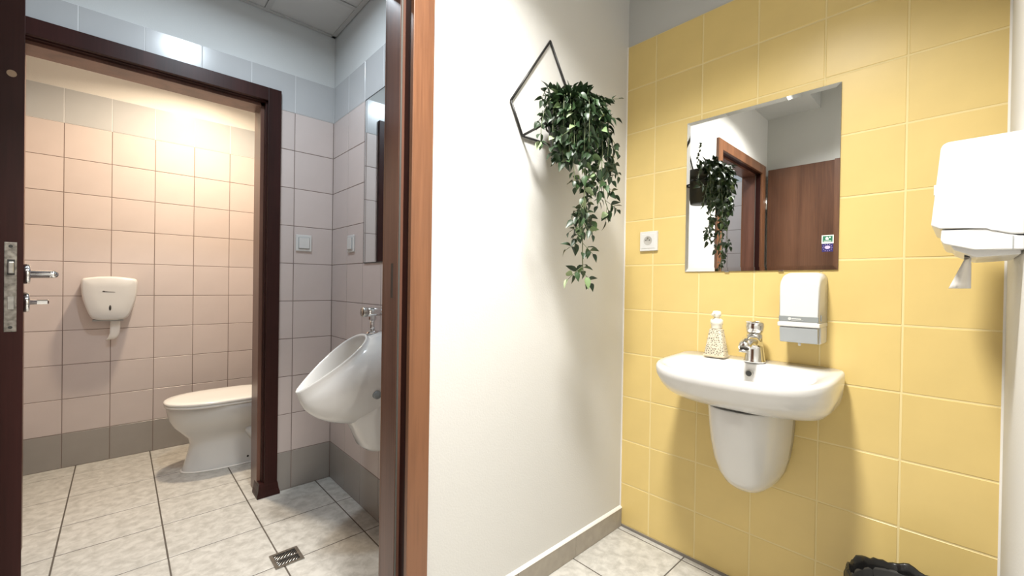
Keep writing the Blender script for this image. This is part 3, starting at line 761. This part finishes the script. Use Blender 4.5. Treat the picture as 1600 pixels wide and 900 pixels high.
prism('print_mark', [(-.021, .0265), (.022, .0245), (.022, .0262), (-.005, .0280), (-.021, .0300)], -.1182, -.1168, 'y', 'printdark', jd)
box('tear_edge', (-.075, -.09, -.1475), (.06, -.03, -.139), 'grey_plastic', jd, .002, 1)
pt = bmesh.new(); G = []
prof = [(0, -.132, -.055), (.001, -.160, -.058), (.001, -.19, -.062), (-.001, -.22, -.064), (-.007, -.245, -.064), (-.014, -.258, -.060), (-.024, -.266, -.052)]
for i, (dx, z, y) in enumerate(prof):
    G.append([pt.verts.new((.022 + dx + (j / 4 - .5) * (.046 - .004 * i / 6), y, z + (.006 * j / 4 if i > 3 else 0))) for j in range(5)])
for i in range(6):
    for j in range(4): pt.faces.new((G[i][j], G[i][j + 1], G[i + 1][j + 1], G[i + 1][j]))
tr_ = obj('toilet_paper', frombm(pt, 'toilet_paper'), 'paper', None, True); tr_.location = (-1.743, YP, 1.0)
sm = tr_.modifiers.new('thickness', 'SOLIDIFY'); sm.thickness = .0008
tag(tr_, 'strip of toilet paper hanging from the jumbo dispenser', 'toilet paper')

# ------------------------------------------------------------------ hanging planter
hg = thing('planter_hanger', 'black wire diamond hanger on the white wall', 'plant hanger', (0, 0, 0))
HC = -.552
T_, L_, BL_ = Vector((-.536, -.006, 2.012)), Vector((-.730, -.006, 1.732)), Vector((-.673, -.006, 1.626))
R_, BR_ = Vector((-.345, -.006, 1.735)), Vector((-.400, -.006, 1.628))
def wire(a, b, nm='wire'): return tube(nm, [a, b], .0042, 'wire', hg, 10)
for a, b in ((T_, L_), (L_, BL_), (T_, R_), (R_, BR_), (BL_, BR_)): wire(a, b)
PX, PY = -.556, -.118
FL_, FR_ = Vector((-.668, -.13, 1.645)), Vector((-.425, -.13, 1.645))
wire(BL_, FL_, 'arm'); wire(BR_, FR_, 'arm')
tube('ring', [(PX + .079 * math.cos(2 * PI * k / 32), PY + .079 * math.sin(2 * PI * k / 32), 1.655) for k in range(33)], .0035, 'wire', hg, 8)
wire(FL_, Vector((PX - .077, PY - .012, 1.655)), 'arm'); wire(FR_, Vector((PX + .077, PY - .012, 1.655)), 'arm')

pl = thing('hanging_plant', 'trailing green plant in a black pot on the wire hanger', 'plant', (PX, PY, 1.545))
pot = lathe('pot', [(.0, 0), (.053, 0), (.056, .004), (.076, .130), (.079, .131), (.085, .133), (.0855, .170), (.082, .171), (.078, .16), (.07, .12), (.0, .12)], 'pot', pl, (0, 0, 0), 'z', 40, False, False)
lathe('soil', [(.0, .150), (.076, .148)], 'soil', pl, (0, 0, 0), 'z', 24, False, False)
def leafmesh(L, W, fold, droop):
    v = []; f = []
    n = 5
    for i in range(n + 1):
        t = i / n; wd = W * math.sin(PI * min(1, t ** .72)) * (1 - .15 * t) if 0 < i < n else 0
        z = -droop * t * t * L
        if wd == 0: v.append((t * L, 0, z))
        else: v += [(t * L, -wd, z + fold * wd), (t * L, 0, z), (t * L, wd, z + fold * wd)]
    # indices
    idx = [[0]]; c = 1
    for i in range(1, n): idx.append([c, c + 1, c + 2]); c += 3
    idx.append([c])
    for i in range(n):
        a, b = idx[i], idx[i + 1]
        if len(a) == 1: f += [(a[0], b[0], b[1]), (a[0], b[1], b[2])]
        elif len(b) == 1: f += [(a[0], b[0], a[1]), (a[1], b[0], a[2])]
        else: f += [(a[0], b[0], b[1], a[1]), (a[1], b[1], b[2], a[2])]
    return v, f
VAR = []
for L, W, fo, d in ((.036, .0108, .45, .25), (.032, .0100, .35, .4), (.039, .0105, .5, .15), (.028, .0092, .3, .3)):
    v, f = leafmesh(L, W, fo, d); me = bpy.data.meshes.new('leaf'); me.from_pydata(v, [], f); me.materials.append(M['leaf'])
    me.polygons.foreach_set('use_smooth', [True] * len(me.polygons)); VAR.append((me, v, f))
leaves = []     # (position, direction, roll, size, variant)
base = Vector((PX, PY, 1.545))
def add_leaf(p, d, sz=1.0):
    leaves.append((Vector(p), Vector(d).normalized(), random.uniform(-1, 1), sz * random.uniform(.8, 1.15), random.randrange(4)))
def rv(a=1.0): return Vector((random.uniform(-a, a), random.uniform(-a, a), random.uniform(-a, a)))
def strand(pts, r=.0013, step=.021, sz=1.0, twig=0.0, out=None, name='stem'):
    pts = [Vector(p) for p in pts]
    # catmull-rom
    P = [pts[0]] + pts + [pts[-1]]; cur = []
    for i in range(1, len(P) - 2):
        for k in range(6):
            t = k / 6
            cur.append(.5 * ((2 * P[i]) + (P[i + 1] - P[i - 1]) * t + (2 * P[i - 1] - 5 * P[i] + 4 * P[i + 1] - P[i + 2]) * t * t + (3 * P[i] - P[i - 1] - 3 * P[i + 1] + P[i + 2]) * t ** 3))
    cur.append(pts[-1])
    tube(name, [p - base for p in cur], r, 'stem', pl, 5)
    acc = 0; side = 1
    for a, b in zip(cur, cur[1:]):
        acc += (b - a).length
        if acc > step:
            acc = 0; d = (b - a).normalized()
            s = d.cross(Vector((random.uniform(-.4, .4), -1, random.uniform(-.3, .3)))).normalized() * side; side = -side
            if random.random() < twig:
                tl = random.uniform(.045, .072)
                e = b + (s * .75 + d * .7 + rv(.25)).normalized() * tl
                twl.append((b.copy(), e))
            else:
                add_leaf(b, s * .8 + d * .55 + rv(.35), sz)
                if random.random() < .75: add_leaf(b, -s * .7 + d * .6 + rv(.4), sz)
    add_leaf(cur[-1], (cur[-1] - cur[-2]).normalized() + rv(.2), sz)
    return cur
twl = []
def flush_twigs():
    for a, e in twl:
        tube('twig', [a - base, (a + e) / 2 - base + rv(.003), e - base], .0009, 'stem', pl, 4)
        d = (e - a).normalized()
        for q in (.45, .7):
            p = a.lerp(e, q); s = d.cross(Vector((0, -1, 0)) + rv(.5)).normalized()
            add_leaf(p, s * .8 + d * .5 + rv(.3)); add_leaf(p, -s * .8 + d * .5 + rv(.3))
        add_leaf(e, d + rv(.15))
    twl.clear()
rim0 = Vector((PX, PY, 1.705))
# long trailing strands: hang over the front of the pot
strand([rim0 + Vector((-.01, -.05, .02)), (-.575, -.20, 1.70), (-.590, -.215, 1.58), (-.588, -.215, 1.44), (-.590, -.212, 1.30), (-.586, -.21, 1.20), (-.582, -.21, 1.15)], .0018, .0165, 1.0, .72)
strand([rim0 + Vector((.01, -.05, .02)), (-.545, -.195, 1.69), (-.565, -.205, 1.56), (-.575, -.205, 1.42), (-.58, -.20, 1.30)], .0015, .022, 1.0, .5)
strand([rim0 + Vector((.04, -.03, .02)), (-.482, -.185, 1.73), (-.470, -.20, 1.63), (-.472, -.20, 1.52), (-.458, -.20, 1.43), (-.430, -.20, 1.375)], .0015, .020, 1.0, .6)
strand([rim0 + Vector((.05, -.02, .02)), (-.45, -.16, 1.72), (-.40, -.17, 1.675), (-.365, -.18, 1.63)], .0012, .024, .9, .35)
strand([rim0 + Vector((.05, -.02, .01)), (-.46, -.19, 1.66), (-.40, -.20, 1.56), (-.372, -.20, 1.505)], .0012, .026, .9, .35)
strand([rim0 + Vector((.05, -.02, .03)), (-.45, -.14, 1.76), (-.40, -.17, 1.785), (-.36, -.19, 1.795)], .0010, .030, .6, .0)
strand([rim0 + Vector((-.05, -.03, .02)), (-.690, -.16, 1.705), (-.735, -.17, 1.65), (-.755, -.175, 1.60), (-.758, -.175, 1.545)], .0012, .022, .9, .15)
strand([rim0 + Vector((-.05, -.02, .03)), (-.675, -.15, 1.735), (-.725, -.165, 1.72), (-.750, -.17, 1.675)], .0011, .022, .9, .0)
strand([rim0 + Vector((-.05, -.04, .02)), (-.640, -.20, 1.70), (-.655, -.21, 1.60), (-.640, -.21, 1.50), (-.632, -.21, 1.42)], .0012, .024, .9, .3)
strand([rim0 + Vector((-.02, -.05, .02)), (-.60, -.215, 1.68), (-.615, -.23, 1.56), (-.605, -.23, 1.44), (-.61, -.225, 1.33)], .0013, .022, 1.0, .3)
strand([rim0 + Vector((.02, -.05, .02)), (-.525, -.22, 1.67), (-.52, -.235, 1.55), (-.535, -.235, 1.42)], .0013, .022, 1.0, .35)
# bushy crown: short sprigs arching out of the pot
for k in range(40):
    a = math.radians(random.gauss(238, 48)); rr = random.uniform(.05, .125); h = random.uniform(.010, .080) * (1.25 - rr / .14)
    c, s = math.cos(a), math.sin(a)
    if PY + rr * s > -.05: rr = abs(-.05 - PY) / max(s, .3)
    p0 = rim0 + Vector((c * .03, s * .03, -.01)); p1 = rim0 + Vector((c * rr * .6 - .012, s * rr * .6 - .022, h)); p2 = rim0 + Vector((c * rr - .018, s * rr - .03, h * .65 - random.uniform(0, .07)))
    strand([p0, p1, p2], .0011, .016, 1.0, 0, name='sprig')
for k in range(34):
    a = math.radians(random.uniform(195, 325)); rr = random.uniform(.095, .135); c, s = math.cos(a), math.sin(a)
    p0 = rim0 + Vector((c * .06, s * .06, .02)); p1 = rim0 + Vector((c * rr, s * rr, .0)); p2 = rim0 + Vector((c * (rr + .006), s * (rr + .006), -random.uniform(.08, .21)))
    strand([p0, p1, p2], .0011, .017, 1.0, 0, name='sprig')
flush_twigs()
# keep every leaf off the wall
leaves = [l for l in leaves if l[0].y < -.022]
leaves.sort(key=lambda l: (l[0] - cC).length / l[3])
bmv, bmf = [], []
for i, (p, d, roll, sz, vi) in enumerate(leaves):
    up = Vector((0, 0, 1)) if abs(d.z) < .9 else Vector((0, -1, 0))
    y = up.cross(d).normalized(); z = d.cross(y)
    rot = Matrix((d, y, z)).transposed() @ Matrix.Rotation(roll, 3, 'X')
    if p.y + d.y * .036 * sz > -.006: d.y = -abs(d.y)
    me, v, f = VAR[vi]
    if i < 300:
        o = bpy.data.objects.new('leaf', me); COL.objects.link(o); o.parent = pl
        o.matrix_local = Matrix.Translation(p - base) @ rot.to_4x4() @ Matrix.Scale(sz, 4)
    else:
        n0 = len(bmv)
        bmv += [tuple(rot @ (Vector(q) * sz) + (p - base)) for q in v]; bmf += [tuple(n0 + k for k in ff) for ff in f]
if bmv:
    me = bpy.data.meshes.new('leaf_mass'); me.from_pydata(bmv, [], bmf)
    o = obj('leaf_mass', me, 'leaf', pl, True); o['kind'] = 'stuff'
print('leaves', len(leaves), 'objects', len(COL.objects))
